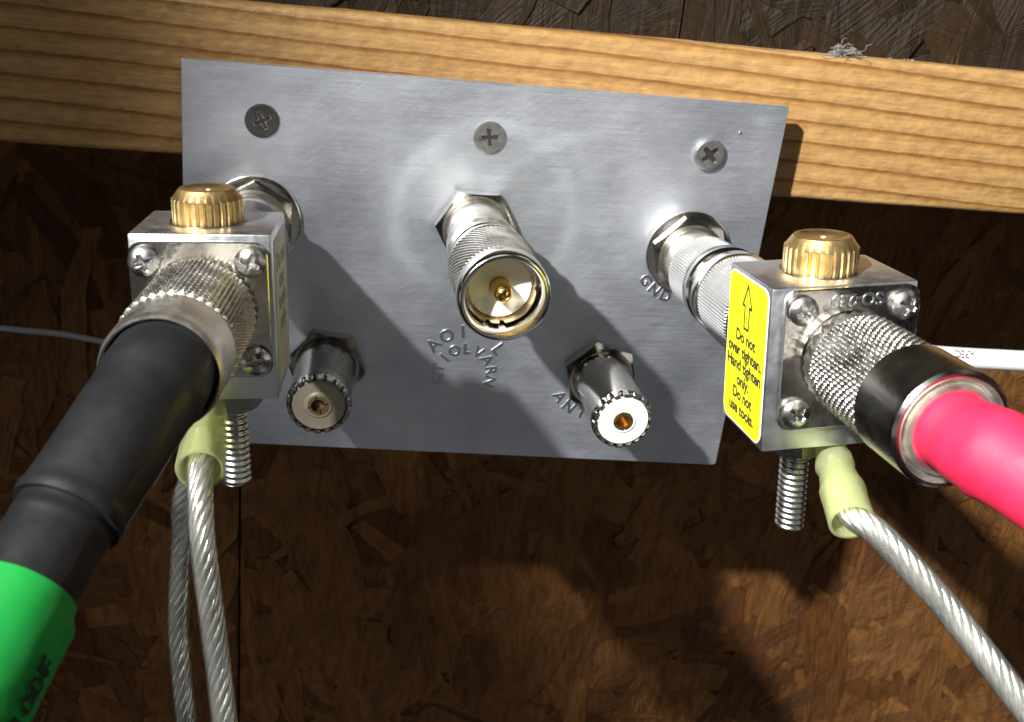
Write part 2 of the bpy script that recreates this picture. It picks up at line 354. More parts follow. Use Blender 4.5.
def spline(pts, n=16):
    P = [Vector(p) for p in pts]; P = [2 * P[0] - P[1]] + P + [2 * P[-1] - P[-2]]; out = []
    for i in range(1, len(P) - 2):
        for k in range(n):
            t = k / n; a, b, c, d = P[i - 1:i + 3]
            out.append(0.5 * ((2 * b) + (c - a) * t + (2 * a - 5 * b + 4 * c - d) * t * t + (3 * b - a - 3 * c + d) * t ** 3))
    out.append(P[-2]); return out
def frames(path):
    T = [(path[min(i + 1, len(path) - 1)] - path[max(i - 1, 0)]).normalized() for i in range(len(path))]
    n = T[0].orthogonal().normalized(); out = []
    for t in T:
        n = (n - t * n.dot(t)).normalized(); out.append((n, t.cross(n)))
    return T, out
def tube(path, rad, seg=24, cap=True, lump=0.0, fn=None):
    T, F = frames(path); mb = MB(); vs = []; fs = []; L = 0
    for i, p in enumerate(path):
        if i: L += (p - path[i - 1]).length
        r = rad(L) if callable(rad) else rad
        u, v = F[i]
        for k in range(seg):
            th = 2 * math.pi * k / seg; d = u * math.cos(th) + v * math.sin(th)
            rr = r
            if lump: rr += lump * noise.noise(Vector((p + d * r) * 0.16)) + lump * 0.4 * noise.noise(Vector((p + d * r) * 0.5))
            if fn: rr = fn(L, th, rr)
            vs.append(p + d * rr)
    for i in range(len(path) - 1):
        for k in range(seg):
            j = (k + 1) % seg; fs.append((i * seg + k, i * seg + j, (i + 1) * seg + j, (i + 1) * seg + k))
    if cap: fs += [tuple(range(seg))[::-1], tuple(range((len(path) - 1) * seg, len(path) * seg))]
    return mb.add(vs, fs)
def resample(path, step):
    out = [path[0]]; acc = 0
    for a, b in zip(path, path[1:]):
        d = (b - a).length
        while acc + d >= step:
            t = (step - acc) / d; a = a.lerp(b, t); out.append(a.copy()); d = (b - a).length; acc = 0
        acc += d
    out.append(path[-1]); return out
def sub(path, a, b):
    L = 0; out = [path[0]] if a <= 0 else []
    for p, q in zip(path, path[1:]):
        L += (q - p).length
        if a <= L <= b: out.append(q)
    return out
def glyph_mesh(text, size, extrude, align='CENTER', bevel=0.0, bold=0.0, spacing=1.0):
    """built-in lettering as mesh data in mm: x right, z up, front towards -Y"""
    cu = bpy.data.curves.new('lettering', 'FONT'); cu.body = text; cu.size = size; cu.extrude = extrude; cu.align_x = align
    cu.bevel_depth = bevel; cu.offset = bold; cu.resolution_u = 3; cu.space_line = 0.92; cu.space_character = spacing
    o = bpy.data.objects.new('lettering', cu); C.objects.link(o)
    dg = bpy.context.evaluated_depsgraph_get(); me = bpy.data.meshes.new_from_object(o.evaluated_get(dg))
    mb = MB(); mb.add([(v.co.x, -v.co.z, v.co.y) for v in me.vertices], [tuple(p.vertices) for p in me.polygons])
    bpy.data.objects.remove(o); bpy.data.curves.remove(cu); bpy.data.meshes.remove(me); return mb
def merge(*ms):
    r = MB()
    for q in ms: r.add(q.v, q.f)
    return r

# knurl patterns -> displaced cylinders
def knurl(s0, s1, R, n=46, pitch=1.35, a=0.42, kind='diamond', inner=0.0, edge=0.5):
    per = 8; seg = n * per; rows = max(4, int((s1 - s0) / (pitch / 7)))
    prof = [(s0, inner or R - 1.5), (s0, R - edge)]
    prof += [(s0 + 0.25 + (s1 - s0 - 0.5) * k / rows, R) for k in range(rows + 1)]
    prof += [(s1, R - edge), (s1, inner or R - 1.5)]
    lo, hi = 2, len(prof) - 3
    tw = math.pi * 2 * R / n
    def fn(th, s, r, k):
        if k < lo or k > hi: return r, s
        u = n * th / (2 * math.pi); v = s / (tw if kind == 'diamond' else tw * 1.6)
        if kind == 'diamond': h = min(tri(u + v), tri(u - v)); return r - a + a * min(1, h * 1.5), s
        if kind == 'straight': return r - a + a * min(1, tri(u) * 1.5), s
        return r - a + a * min(1, tri(u + v) * 1.4), s
    return lathe(prof, seg, fn)

def screw_head(R, h, flat=False, rot=0.0, cw=0.85, cl=0.52, depth=1.1):
    """Phillips head: domed or flat disc whose cross recess is cut into the surface"""
    rings, seg = 34, 144; prof = [(0, R), (h * (0.45 if not flat else 0.8), R)]
    for k in range(1, rings):
        rr = R * (1 - k / rings); q = rr / R
        s = h * (0.45 + 0.55 * (1 - q ** 2.6)) if not flat else h * (0.8 + 0.2 * min(1, (1 - q) * 8))
        prof.append((s, rr))
    prof.append((h, 0))
    def fn(th, s, r, k):
        if k < 2: return r, s
        x = r * math.cos(th - rot); y = r * math.sin(th - rot); wv = cw * 0.5; lv = cl * R
        t = 1.0
        for a, b in ((abs(x), abs(y)), (abs(y), abs(x))):
            ww = wv * (1 - 0.35 * b / lv)
            if b < lv: t = min(t, max(0.0, (a - ww) / 0.18))
            elif b < lv + 0.2: t = min(t, max((b - lv) / 0.2, (a - ww) / 0.18))
        t = max(0, min(1, t)); d = depth * (1 - 0.45 * min(1, r / lv))
        return r, s - d * (1 - t)
    mb = lathe(prof, seg, fn)
    v = mb.v[-1]; mb.v[-1] = Vector((v.x, v.y + depth, v.z)); return mb

# ------------------------------------------------------------------ strand-board panels
def osb_panel(name, x0, x1, z0, z1, y, material, n, seed, th=11, lmin=18, lmax=62, vert=0.0):
    rnd = random.Random(seed); vs = []; fs = []; tones = []; uvs = []
    def face(pts, tone, uvp):
        k = len(vs); vs.extend(pts); fs.append(tuple(range(k, k + len(pts)))); tones.append(tone); uvs.append(uvp)
    # slab
    b = [(x0, y, z0), (x1, y, z0), (x1, y, z1), (x0, y, z1)]; c = [(p[0], y + th, p[2]) for p in b]
    slab = [b, c[::-1], [b[0], b[1], c[1], c[0]], [b[1], b[2], c[2], c[1]], [b[2], b[3], c[3], c[2]], [b[3], b[0], c[0], c[3]]]
    for q in slab: face(q, 0.3, [(p[0] * MM, (p[2] + p[1]) * MM) for p in q])
    for i in range(n):
        L = rnd.uniform(lmin, lmax); W = rnd.choice((3, 6, 12, 20, 26)) * rnd.uniform(0.6, 1.1)
        cx = rnd.uniform(x0 + 2, x1 - 2); cz = rnd.uniform(z0 + 2, z1 - 2)
        an = rnd.gauss(math.pi / 2, 0.6) if rnd.random() < vert else rnd.uniform(0, math.pi)
        yy = y - 0.05 - 1.1 * (i + 1) / n; tx = rnd.uniform(-0.004, 0.004); ty = rnd.uniform(-0.01, 0.01)
        ca, sa = math.cos(an), math.sin(an)
        pts = []; m_ = 9; jg = rnd.uniform(0.3, 1.4)
        bow = rnd.uniform(-0.10, 0.10) * L
        top = [(-L / 2 + L * k / m_ + rnd.uniform(-1, 1) * jg, W / 2 * (0.35 + 0.6 * math.sin(math.pi * (0.12 + 0.76 * k / m_))) + rnd.uniform(-0.5, 0.5) * jg + bow * (k / m_ - 0.5) ** 2 * 4) for k in range(m_ + 1)]
        bot = [(L / 2 - L * k / m_ + rnd.uniform(-1, 1) * jg, -W / 2 * (0.35 + 0.6 * math.sin(math.pi * (0.12 + 0.76 * k / m_))) + rnd.uniform(-0.5, 0.5) * jg + bow * (k / m_ - 0.5) ** 2 * 4) for k in range(m_ + 1)]
        loc = top + bot; tone = min(1, max(0, rnd.gauss(0.5, 0.15) + 0.5 * noise.noise(Vector((cx * 0.02, cz * 0.02, seed))))); ox, oy = rnd.uniform(0, 9), rnd.uniform(0, 9)
        P = []
        for a, bb in loc:
            X = min(x1, max(x0, cx + a * ca - bb * sa)); Z = min(z1, max(z0, cz + a * sa + bb * ca))
            P.append((X, yy + tx * a + ty * bb, Z))
        face(P, tone, [(ox + a * MM, oy + bb * MM) for a, bb in loc])
    me = bpy.data.meshes.new(name); me.from_pydata([Vector(v) * MM for v in vs], [], fs)
    at_ = me.attributes.new('tone', 'FLOAT', 'FACE'); at_.data.foreach_set('value', tones)
    uvl = me.uv_layers.new(name='flake'); flat = [c for q in uvs for p in q for c in p]; uvl.data.foreach_set('uv', flat)
    me.materials.append(material); o = bpy.data.objects.new(name, me); C.objects.link(o); return o

o = osb_panel('strand_board_wall', 3.8, 560, -460, 8, 105, OSB, 2200, 11, lmin=25, lmax=80, vert=0.35)
tag(o, 'dark brown strand board wall panel behind and below the metal plate', 'wall panel')
o = osb_panel('strand_board_wall', -360, 2.8, -460, 8, 105, OSB, 1000, 31, lmin=25, lmax=80, vert=0.35)
tag(o, 'dark shaded wall panel at lower left, beyond the twisted ground wires', 'wall panel')
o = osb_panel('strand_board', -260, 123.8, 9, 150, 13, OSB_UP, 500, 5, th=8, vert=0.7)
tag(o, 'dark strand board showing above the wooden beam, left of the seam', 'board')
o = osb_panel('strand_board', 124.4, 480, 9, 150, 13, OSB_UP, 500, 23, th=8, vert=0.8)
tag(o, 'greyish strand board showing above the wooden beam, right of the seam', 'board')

# ------------------------------------------------------------------ beam
def beam():
    bm = bmesh.new(); x0, x1, y0, y1, z0, z1, r = -300, 520, 7.0, 45, -25.7, 13.1, 1.6
    sec = []
    for cy, cz, a0 in ((y0 + r, z1 - r, 90), (y0 + r, z0 + r, 180), (y1 - r, z0 + r, 270), (y1 - r, z1 - r, 0)):
        for k in range(6):
            a = math.radians(a0 + 90 * k / 5); sec.append((cy + r * math.cos(a), cz + r * math.sin(a)))
    mb = MB(); n = len(sec); N = 160; vs = []; fs = []
    for i in range(N + 1):
        x = x0 + (x1 - x0) * i / N
        for j, (yy, zz) in enumerate(sec):
            e = 0.25 * noise.noise(Vector((x * 0.05, yy * 0.2, zz * 0.2)))
            tilt = (x - 75) * 0.004
            vs.append((x, yy + (0 if 3 < j < 9 else abs(e) * 0.3), zz + e + tilt))
    for i in range(N):
        for j in range(n):
            k = (j + 1) % n; fs.append((i * n + j, i * n + k, (i + 1) * n + k, (i + 1) * n + j))
    fs += [tuple(range(n)), tuple(range(N * n, N * n + n))[::-1]]
    mb.add(vs, fs); bm.free(); return mb
tag(beam().build('wooden_beam', PINE), 'pale pine timber with dark grain lines running behind the metal plate', 'beam')

# cobweb tuft
cm = MB(); rnd = random.Random(3); q0 = Vector((168, 9.0, 13.9))
for k in range(60):
    a = q0 + Vector((rnd.gauss(0, 1.3), rnd.gauss(0, 1.0), abs(rnd.gauss(0, 0.7))))
    pts = [a]
    for j in range(4): pts.append(pts[-1] + Vector((rnd.gauss(0, 1.3), rnd.gauss(0, 0.8), rnd.gauss(0, 0.7))))
    pts = [Vector((p.x, p.y, max(p.z, 13.5))) for p in pts]
    r = MB(); r = tube(spline(pts, 4), 0.075, 5); cm.add(r.v, r.f)
for k in range(26):
    a = q0 + Vector((rnd.uniform(-4, 22), rnd.uniform(-0.8, 2), 0.05)); s_ = rnd.uniform(0.08, 0.25)
    r = rbox(a.x - s_, a.x + s_, a.y - s_, a.y + s_, a.z - s_ * 0.5, a.z + s_ * 0.6, 0); cm.add(r.v, r.f)
tag(cm.build('cobweb_tuft', WEB), 'small grey tuft of cobweb and dust on top edge of the timber', 'cobweb')

# ------------------------------------------------------------------ plate
plate = empty('mounting_plate', frame((0, 0, 0)), 'rectangular brushed aluminium plate screwed to the timber, carrying the connectors', 'metal plate')
PW, PH = 152.0, 103.7
pts = [(0.3, -0.1), (PW - 0.5, 0.9), (PW, 0.3), (PW - 0.4, -PH - 0.5), (PW - 1.2, -PH - 1.0), (0.3, -PH + 0.6), (-0.2, -PH + 1.1), (-0.1, -0.6)]
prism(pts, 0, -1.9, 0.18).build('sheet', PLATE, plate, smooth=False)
for (x, z, mt, h, rot) in ((19, -13.5, SCREW_BLACK, 0.5, 0.5), (75.3, -13.2, SCREW_GREY, 0.5, 0.15), (132.9, -13.0, SCREW_GREY, 1.3, 0.75)):
    s = screw_head(4.15, h, True, rot, 1.25, 0.55, 1.3).xf(Matrix.Translation((x, -1.9, z))).build('screw', mt, plate)
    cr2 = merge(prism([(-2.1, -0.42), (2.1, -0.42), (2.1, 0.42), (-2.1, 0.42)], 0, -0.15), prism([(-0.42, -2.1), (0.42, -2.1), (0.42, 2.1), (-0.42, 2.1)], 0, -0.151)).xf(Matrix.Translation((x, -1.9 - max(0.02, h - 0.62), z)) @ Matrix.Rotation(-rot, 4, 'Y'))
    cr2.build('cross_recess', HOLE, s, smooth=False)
    if h > 1: s['label'] = 'grey screw standing slightly proud of the plate'
    elif mt is SCREW_BLACK: s['label'] = 'dark flush screw'
# tiny drill mark
lathe([(0, 0.35), (0.25, 0.3), (0.3, 0)], 16).xf(Matrix.Translation((140.2, -1.9, -6.8))).build('rivet_mark', NICKEL, plate)
# stamped lettering
def stamp_arc(txt, cx, cz, R, a0, a1, size, outward=True, flip=False):
    out = MB(); n = len(txt)
    for i, ch in enumerate(txt):
        if ch == ' ': continue
        a = math.radians(a0 + (a1 - a0) * (i / max(1, n - 1)))
        g = glyph_mesh(ch, size, 0.10, bevel=0.10, bold=0.05)
        ang = a - math.pi / 2 + (math.pi if flip else 0)
        px, pz = cx + R * math.cos(a), cz + R * math.sin(a)
        g.xf(Matrix.Translation((px, -1.93, pz)) @ Matrix.Rotation(-ang, 4, 'Y') @ Matrix.Translation((0, 0, -size * 0.36)))
        out.add(g.v, g.f)
    return out
st = merge(stamp_arc('KTIOLVARN', 74.6, -78.8, 7.5, 196, -16, 4.2), stamp_arc('AOI', 74.8, -78.6, 12.4, 140, 98, 5.0), stamp_arc('L', 74.8, -78.6, 11.6, 42, 42, 5.0))
st.build('stamped_letters', STAMP, plate)
merge(stamp_arc('ANT', 112.5, -77.0, 12.7, 216, 254, 4.6, flip=True)).build('stamped_letters', STAMP, plate)
merge(stamp_arc('GND 1', 131.8, -39.9, 13.3, 220, 284, 4.2, flip=True)).build('stamped_letters', STAMP, plate)

# ------------------------------------------------------------------ bulkhead sockets
SO = -1.9                                                            # plate face
def barrel_base(root, L, nut_rot=0.2, washer=False, R=7.7, mt=NICKEL):
    if washer: lathe([(0, 8), (0, 11.6), (0.9, 11.6), (1.1, 11.3), (1.1, 8)], 72).build('washer', NICKEL, root)
    o_ = 1.1 if washer else 0
    hexnut(18.6, o_, o_ + 3.2, R - 0.2, 0.9, nut_rot).build('hex_nut', mt, root, sharp=14)
def socket(x, z, label, ptfe, L, nut_rot, mt, pin, tx=0.0):
    root = empty('coaxial_socket', axis_frame((x, SO, z), (x + tx, SO - L, z)), label, 'socket', 'open bulkhead sockets in the lower row')
    barrel_base(root, L, nut_rot, mt=mt)
    R = 7.8
    def teeth(th, s, r, k):
        if k in (5, 6, 7): 
            h = tri(th * 18 / (2 * math.pi))
            return r - (0.75 * (1 - min(1, h * 2.0)) if k == 6 else 0.3 * (1 - h)), s - (1.1 * (1 - min(1, h * 2.2)) if k in (6, 7) else 0)
        return r, s
    lathe([(2.8, R - 1), (2.8, R), (L - 2.6, R), (L - 2.4, R + 0.3), (L - 1.6, R + 0.3), (L - 1.2, R + 0.3), (L, R - 0.1), (L, R - 0.75), (L - 1.5, R - 1.1), (L - 1.5, 3)], 216, teeth).build('barrel', mt, root, sharp=28)
    d = lathe([(L - 1.6, R - 0.9), (L - 0.5, R - 1.2), (L - 0.45, 3.6), (L - 0.1, 3.2), (L - 0.1, 2.62), (L - 4, 2.6)], 72).build('dielectric', ptfe, root)
    q = MB()
    for k in range(4):
        a0 = math.pi / 2 * k + 0.35
        n = 8; P = []
        for s_ in (L - 6, L + 0.05):
            for i in range(n + 1):
                a = a0 + (math.pi / 2 - 0.16) * i / n
                P.append((2.55 * math.cos(a), -s_, 2.55 * math.sin(a)))
        for s_ in (L + 0.05, L - 6):
            for i in range(n + 1):
                a = a0 + (math.pi / 2 - 0.16) * i / n
                P.append((1.85 * math.cos(a), -s_, 1.85 * math.sin(a)))
        m1 = n + 1; fs = []
        for r_ in range(3):
            for i in range(n): fs.append((r_ * m1 + i, r_ * m1 + i + 1, (r_ + 1) * m1 + i + 1, (r_ + 1) * m1 + i))
        q.add(P, fs)
    q.build('centre_contact', pin, root, sharp=50)
    lathe([(L - 1.8, 2.5), (L - 1.8, 0)], 24).build('contact_bore', COPPER if ptfe is PTFE else HOLE, root)
    return root
socket(37, -77.7, 'lower socket beside the black cable side, dark barrel with shade-toned insulator face', PTFE_SHADED, 26.5, 0.15, DARK_NICKEL, GOLD, -1.0)
socket(112.5, -77.0, 'lower socket left of the yellow label, bright white toothed insulator and copper centre', PTFE, 29.3, 0.30, BRIGHT_NICKEL, GOLD, 0.8)

def bulkhead(x, z, label, rot, washer, L=20, group='bulkhead sockets in the upper row'):
    root = empty('bulkhead_fitting', frame((x, SO, z)), label, 'fitting', group)
    barrel_base(root, L, rot, washer)
    lathe([(2.8, 6.5), (2.8, 7.7), (L, 7.7), (L + 0.3, 7.3), (L + 0.3, 5)], 72).build('barrel', NICKEL_ROUGH, root)
    return root
bulkhead(73.9, -36.6, 'middle upper hex nut fitting, behind the open male plug', 0.0, False, 16)
bulkhead(131.8, -39.9, 'right upper hex nut fitting with wide washer, leading to labelled block', 0.25, True, 18)
bulkhead(17.6, -38.8, 'left upper hex nut fitting mostly hidden behind the brass capped block', 0.52, True, 18)

# open male adapter on the middle fitting
ad = empty('male_adapter', axis_frame((73.9, SO - 15.5, -36.6), (76.0, SO - 52, -36.8)), 'open silver male plug with gold pin facing out, middle of the plate', 'plug')
lathe([(0, 7.9), (0, 8.5), (0.3, 8.7), (5.6, 8.7), (6.2, 9.2), (7.0, 9.3), (7.3, 8.6), (9, 8.6)], 96).build('collar', NICKEL_ROUGH, ad)
knurl(16.0, 31.0, 10.15, 60, a=0.6, kind='diag').build('knurled_ring', NICKEL_ROUGH, ad, sharp=60)
lathe([(9, 8.4), (12.6, 8.5), (13.0, 9.4), (13.6, 9.8), (14.8, 9.8), (15.4, 9.4), (16.2, 9.4), (16.2, 8.8), (30.9, 8.8), (31, 9.6), (31.3, 10.2), (32.0, 10.45), (35.4, 10.45), (36.3, 10.2), (36.8, 9.7), (36.8, 9.1), (36.2, 8.75), (34.5, 8.6), (28.5, 8.55), (28.5, 5)], 96).build('coupling_rim', CHROME, ad, sharp=50)
def crown(th, s, r, k):
    if k in (1, 2):
        for c in (1.35, 1.7, 4.4, 4.85, 3.0, 0.1):
            if abs(th - c) < 0.07: return r, s - 1.7
    return r, s
lathe([(21, 8.1), (31.8, 8.1), (32.0, 7.8), (23, 7.4), (22, 5)], 180, crown).build('inner_sleeve', SHELL, ad, sharp=40)
lathe([(21, 7.3), (29.2, 7.3), (29.6, 7.1), (29.6, 2.6), (29.0, 2.2)], 72).build('dielectric', PTFE, ad)
lathe([(28, 2.2), (33.0, 2.2), (34.2, 2.0), (35.0, 1.4), (35.4, 0.6), (35.5, 0)], 48).build('centre_pin', GOLD, ad, sharp=60)

# ------------------------------------------------------------------ surge arrestor blocks
RR = Matrix(((0.9929, -0.0556, -0.1049), (0.0647, 0.9942, 0.0856), (0.0995, -0.0918, 0.9908))); TR = Vector((133.684, -99.791, -27.362))
RL = Matrix(((0.9967, 0.0433, -0.0685), (-0.0371, 0.9954, 0.0884), (0.072, -0.0855, 0.9937))); TL = Vector((16.56, -88.42, -29.51))
def fr(Rm, T):
    X = Rm.col[0].normalized(); Y = (Rm.col[1] - X * Rm.col[1].dot(X)).normalized(); return frame(T, X, Y, X.cross(Y))
MR, ML = fr(RR, TR), fr(RL, TL)

def brass_cap(root, x, y, z, sc=1.0, mt=BRASS):
    n = 30
    def fn(th, s, r, k):
        if k in (1, 2, 3):
            h = tri(th * n / (2 * math.pi)); f = min(1, h * 2.2); fl = (1.0, 1.0, 0.75)[k - 1]
            return r - 0.55 * fl * (1 - f), s
        return r, s
    mb = lathe([(-0.6, 6.2), (0.25, 6.75), (2.0, 6.8), (4.6, 6.75), (4.75, 6.5), (6.2, 5.5), (6.55, 5.2), (6.6, 4.6), (6.35, 4.2), (6.2, 3.0), (6.15, 0.9), (5.6, 0.5), (5.5, 0)], n * 8, fn)
    rot = Matrix(((1, 0, 0), (0, 0, 1), (0, -1, 0))).to_4x4()        # -Y axis -> +Z
    mb.xf(Matrix.Translation((x, y, z)) @ Matrix.Scale(sc, 4) @ rot)
    mb.build('brass_cap', mt, root, sharp=28)
    lathe([(0, 7.3), (0.25, 7.3), (0.3, 6.0), (-1.2, 6.0), (-1.2, 0)], 48).xf(Matrix.Translation((x, y, z)) @ Matrix.Scale(sc, 4) @ rot).build('cap_recess', DARK_NICKEL, root)

def block(M, x0, x1, z0, z1, depth, fl, label, name, capsc, capx, capy, sxz):
    root = empty(name, M, label, 'surge arrestor', 'surge arrestor blocks')
    rbox(x0, x1, 0, depth, z0, z1, 0.45, 2).build('housing', BLOCK, root, sharp=25)
    fx, fz = (x0 + x1) / 2, (z0 + z1) / 2
    w_ = (x1 - x0) - 1.8
    f = prism([(px, pz) for px, pz in rrect(fl, fl * 1.04, 2.6)], -0.02, -1.15, 0.25); f.build('flange', FLANGE, root, sharp=30)
    for i, (sx, sz) in enumerate(((-1, 1), (1, 1), (1, -1), (-1, -1))):
        S = sxz
        screw_head(2.75, 2.0, False, 0.4 + 0.7 * i, 0.85, 0.55, 1.0).xf(Matrix.Translation((sx * S, -1.15, sz * S))).build('flange_screw', STEEL, root)
    lathe([(1.1, 9.2), (1.6, 9.2), (2.0, 8.6), (2.0, 7), (6, 7)], 64).build('socket_neck', NICKEL, root)
    brass_cap(root, capx, capy, z1, capsc)
    # ground stud with nut under the block
    return root

bR = block(MR, -15.3, 13.0, -18.0, 13.8, 20.5, 26.0, 'silver block with yellow warning label beside the pink cable', 'surge_arrestor', 1.03, -1.2, 11.0, 9.85)
bL = block(ML, -12.1, 12.7, -17.4, 13.8, 20.6, 24.2, 'silver block with pale sticker above black and green cable', 'surge_arrestor', 0.95, -0.0, 11.0, 9.15)
g = glyph_mesh('SO-239', 3.3, 0.1, bevel=0.05, bold=0.03).xf(Matrix.Translation((0.6, -1.2, 12.3)) @ Matrix.Rotation(math.pi, 4, 'Y')); g.build('stamped_letters', STAMP, bR)

def label_on_left(root, x, y0, y1, z0, z1):
    """flat sticker on the -X face of a block; its own x axis runs towards -Y ... read from the left"""
    # sticker frame: u along -Y (right when seen from -X is -Y), v along Z
    S = Matrix(((0, 1, 0), (-1, 0, 0), (0, 0, 1))).to_4x4()           # local x -> -Y ; local -y -> -X
    cy, cz = (y0 + y1) / 2, (z0 + z1) / 2; wd, ht = y1 - y0, z1 - z0
    T = Matrix.Translation((x, cy, cz)) @ S
    prism(rrect(wd, ht, 2.4), 0, -0.10).xf(T).build('label_border', LABEL_EDGE, root)
    lb = prism(rrect(wd - 0.7, ht - 0.7, 2.1), 0, -0.16).xf(T).build('warning_label', YELLOW, root)
    k = wd / 17.5
    t = MB()
    for i, ln in enumerate(('Do not', 'over tighten.', 'Hand tighten', 'only.', 'Do not', 'use tools.')):
        gm = glyph_mesh(ln, 3.2, 0.01, bold=0.11, spacing=0.96); gm.xf(Matrix.Translation((0.0, -0.18, ht / 2 - 13.2 - i * 2.95)) @ Matrix.Scale(k * 0.97, 4, (1, 0, 0)))
        t.add(gm.v, gm.f)
    # outline arrow
    A = [(0, 0), (2.0, -4.2), (1.0, -4.2), (1.0, -8.6), (-1.0, -8.6), (-1.0, -4.2), (-2.0, -4.2)]
    zt = ht / 2 - 1.5
    for i in range(len(A)):
        a = Vector((A[i][0] * k, 0, A[i][1] + zt)); b_ = Vector((A[(i + 1) % len(A)][0] * k, 0, A[(i + 1) % len(A)][1] + zt))
        d = (b_ - a).normalized(); n_ = Vector((-d.z, 0, d.x)) * 0.27; a = a - d * 0.15; b_ = b_ + d * 0.15
        t.add([(p.x, -0.185 - 0.001 * i, p.z) for p in (a - n_, b_ - n_, b_ + n_, a + n_)], [(0, 1, 2, 3)])
    t.xf(T).build('label_print', INK, lb, smooth=False)
label_on_left(bR, -15.3, 0.9, 20.0, -17.3, 13.1)
def sticker_on_right(root, x, y0, y1, z0, z1):
    S = Matrix(((0, -1, 0), (1, 0, 0), (0, 0, 1))).to_4x4()
    T = Matrix.Translation((x, (y0 + y1) / 2, (z0 + z1) / 2)) @ S
    wd, ht = y1 - y0, z1 - z0
    lb = prism(rrect(wd, ht, 1.6), 0, -0.12).xf(T).build('pale_sticker', PALE_LABEL, root)
    t = MB()
    for i, (ln, zz) in enumerate((('Do not', 7.6), ('use', 3.6), ('tools', -0.4), ('only', -4.4))):
        gm = glyph_mesh(ln, 4.6, 0.01, bold=0.12); gm.xf(Matrix.Translation((0.0, -0.14, zz))); t.add(gm.v, gm.f)
    t.xf(T).build('sticker_print', FADED_INK, lb, smooth=False)
sticker_on_right(bL, 12.7, 2.4, 19.4, -15.4, 12.0)

# ------------------------------------------------------------------ double male adapter between right fitting and block
a0 = Vector((131.8, SO - 16.5, -39.9)); a1 = MR @ Vector((-0.8, 20.5, -3.0))
mA = axis_frame(a0, a1); LA = (a1 - a0).length
ar = empty('male_adapter', mA, 'knurled silver adapter joining the right fitting to the labelled block', 'adapter')
def scs(p): return [(s * LA / 62.0, r) for s, r in p]
knurl(0.0, 15 * LA / 62, 9.6, 84, a=0.34, kind='straight').build('knurled_ring', NICKEL, ar, sharp=60)
lathe(scs([(15, 8.5), (15, 9.9), (15.8, 10.3), (18.6, 10.3), (19.2, 9.8), (19.4, 9.1), (22.4, 9.1), (22.8, 10.0), (23.6, 10.5), (27, 10.5), (27.6, 10.2), (28, 8)]), 96).build('middle_body', CHROME, ar, sharp=30)
knurl(28 * LA / 62, 48 * LA / 62, 10.3, 84, a=0.34, kind='straight').build('knurled_ring', NICKEL, ar, sharp=60)
lathe(scs([(48, 8.4), (48, 9.6), (62, 9.6), (62, 8)]), 72).build('tail', NICKEL, ar)
# same on the left, hidden by the block except for its shadow
b0 = Vector((17.6, SO - 16.5, -38.8)); b1 = ML @ Vector((0, 20.6, -2.0))
al = empty('male_adapter', axis_frame(b0, b1), 'adapter between plate and brass capped block, above the dark lower socket', 'adapter')
LB = (b1 - b0).length
lathe([(0, 8), (0, 9.6), (LB - 18, 9.6), (LB - 17, 10.2), (LB, 10.2), (LB, 8)], 72).build('body', DARK_NICKEL, al)

# ------------------------------------------------------------------ studs, ring lugs, ground wires
rotZ = Matrix(((1, 0, 0), (0, 0, -1), (0, 1, 0))).to_4x4()           # -Y axis -> -Z
def stud(root, M, x, y, z, L, R=3.0, mt=STEEL):
    rows = int(L / 1.25 * 10); prof = [(0, 0), (0, R)] + [(L * k / rows, R) for k in range(1, rows)] + [(L, R - 0.6), (L + 0.3, R - 0.9), (L + 0.3, 0)]
    def fn(th, s, r, k):
        if 1 < k < len(prof) - 3: return r - 0.42 + 0.42 * tri(s / 1.25 + th / (2 * math.pi)), s
        return r, s
    lathe(prof, 32, fn).xf(Matrix.Translation((x, y, z)) @ rotZ).build('ground_stud', mt, root, sharp=80)
    hexnut(10.4, 0.0, 4.4, 2.6, 0.4, 0.3).xf(Matrix.Translation((x, y, z - 0.4)) @ rotZ).build('stud_nut', DARK_NICKEL, root, sharp=25)
stud(bR, MR, -3.4, 10.5, -18.0, 22.0)
stud(bL, ML, 2.4, 10.0, -17.4, 21.2)

def sleeve_shape(A, B, r0, r1):
    """stepped insulating sleeve from neck A to open mouth B, hollow"""
    d = (B - A).length; M = axis_frame(A, B)
    pr = [(0, r0 * 0.75), (0.3, r0 * 0.9), (d * 0.28, r0), (d * 0.33, r0 * 1.14), (d * 0.40, r0 * 1.12), (d * 0.44, r0 * 1.0), (d * 0.50, r0 * 1.06), (d * 0.62, r1 * 0.93), (d * 0.67, r1 * 1.03), (d * 0.80, r1), (d - 0.2, r1 * 1.02), (d, r1 * 0.99), (d, r1 * 0.87), (d * 0.78, r1 * 0.86), (d * 0.5, r0 * 0.85), (d * 0.3, 1.0)]
    def fn(th, s, r, k):
        return r * (1 + 0.05 * noise.noise(Vector((math.cos(th) * 1.3, math.sin(th) * 1.3, s * 0.25))) - (0.10 * max(0, math.cos(th * 2)) if s < d * 0.35 else 0)), s
    return lathe(pr, 56, fn), M
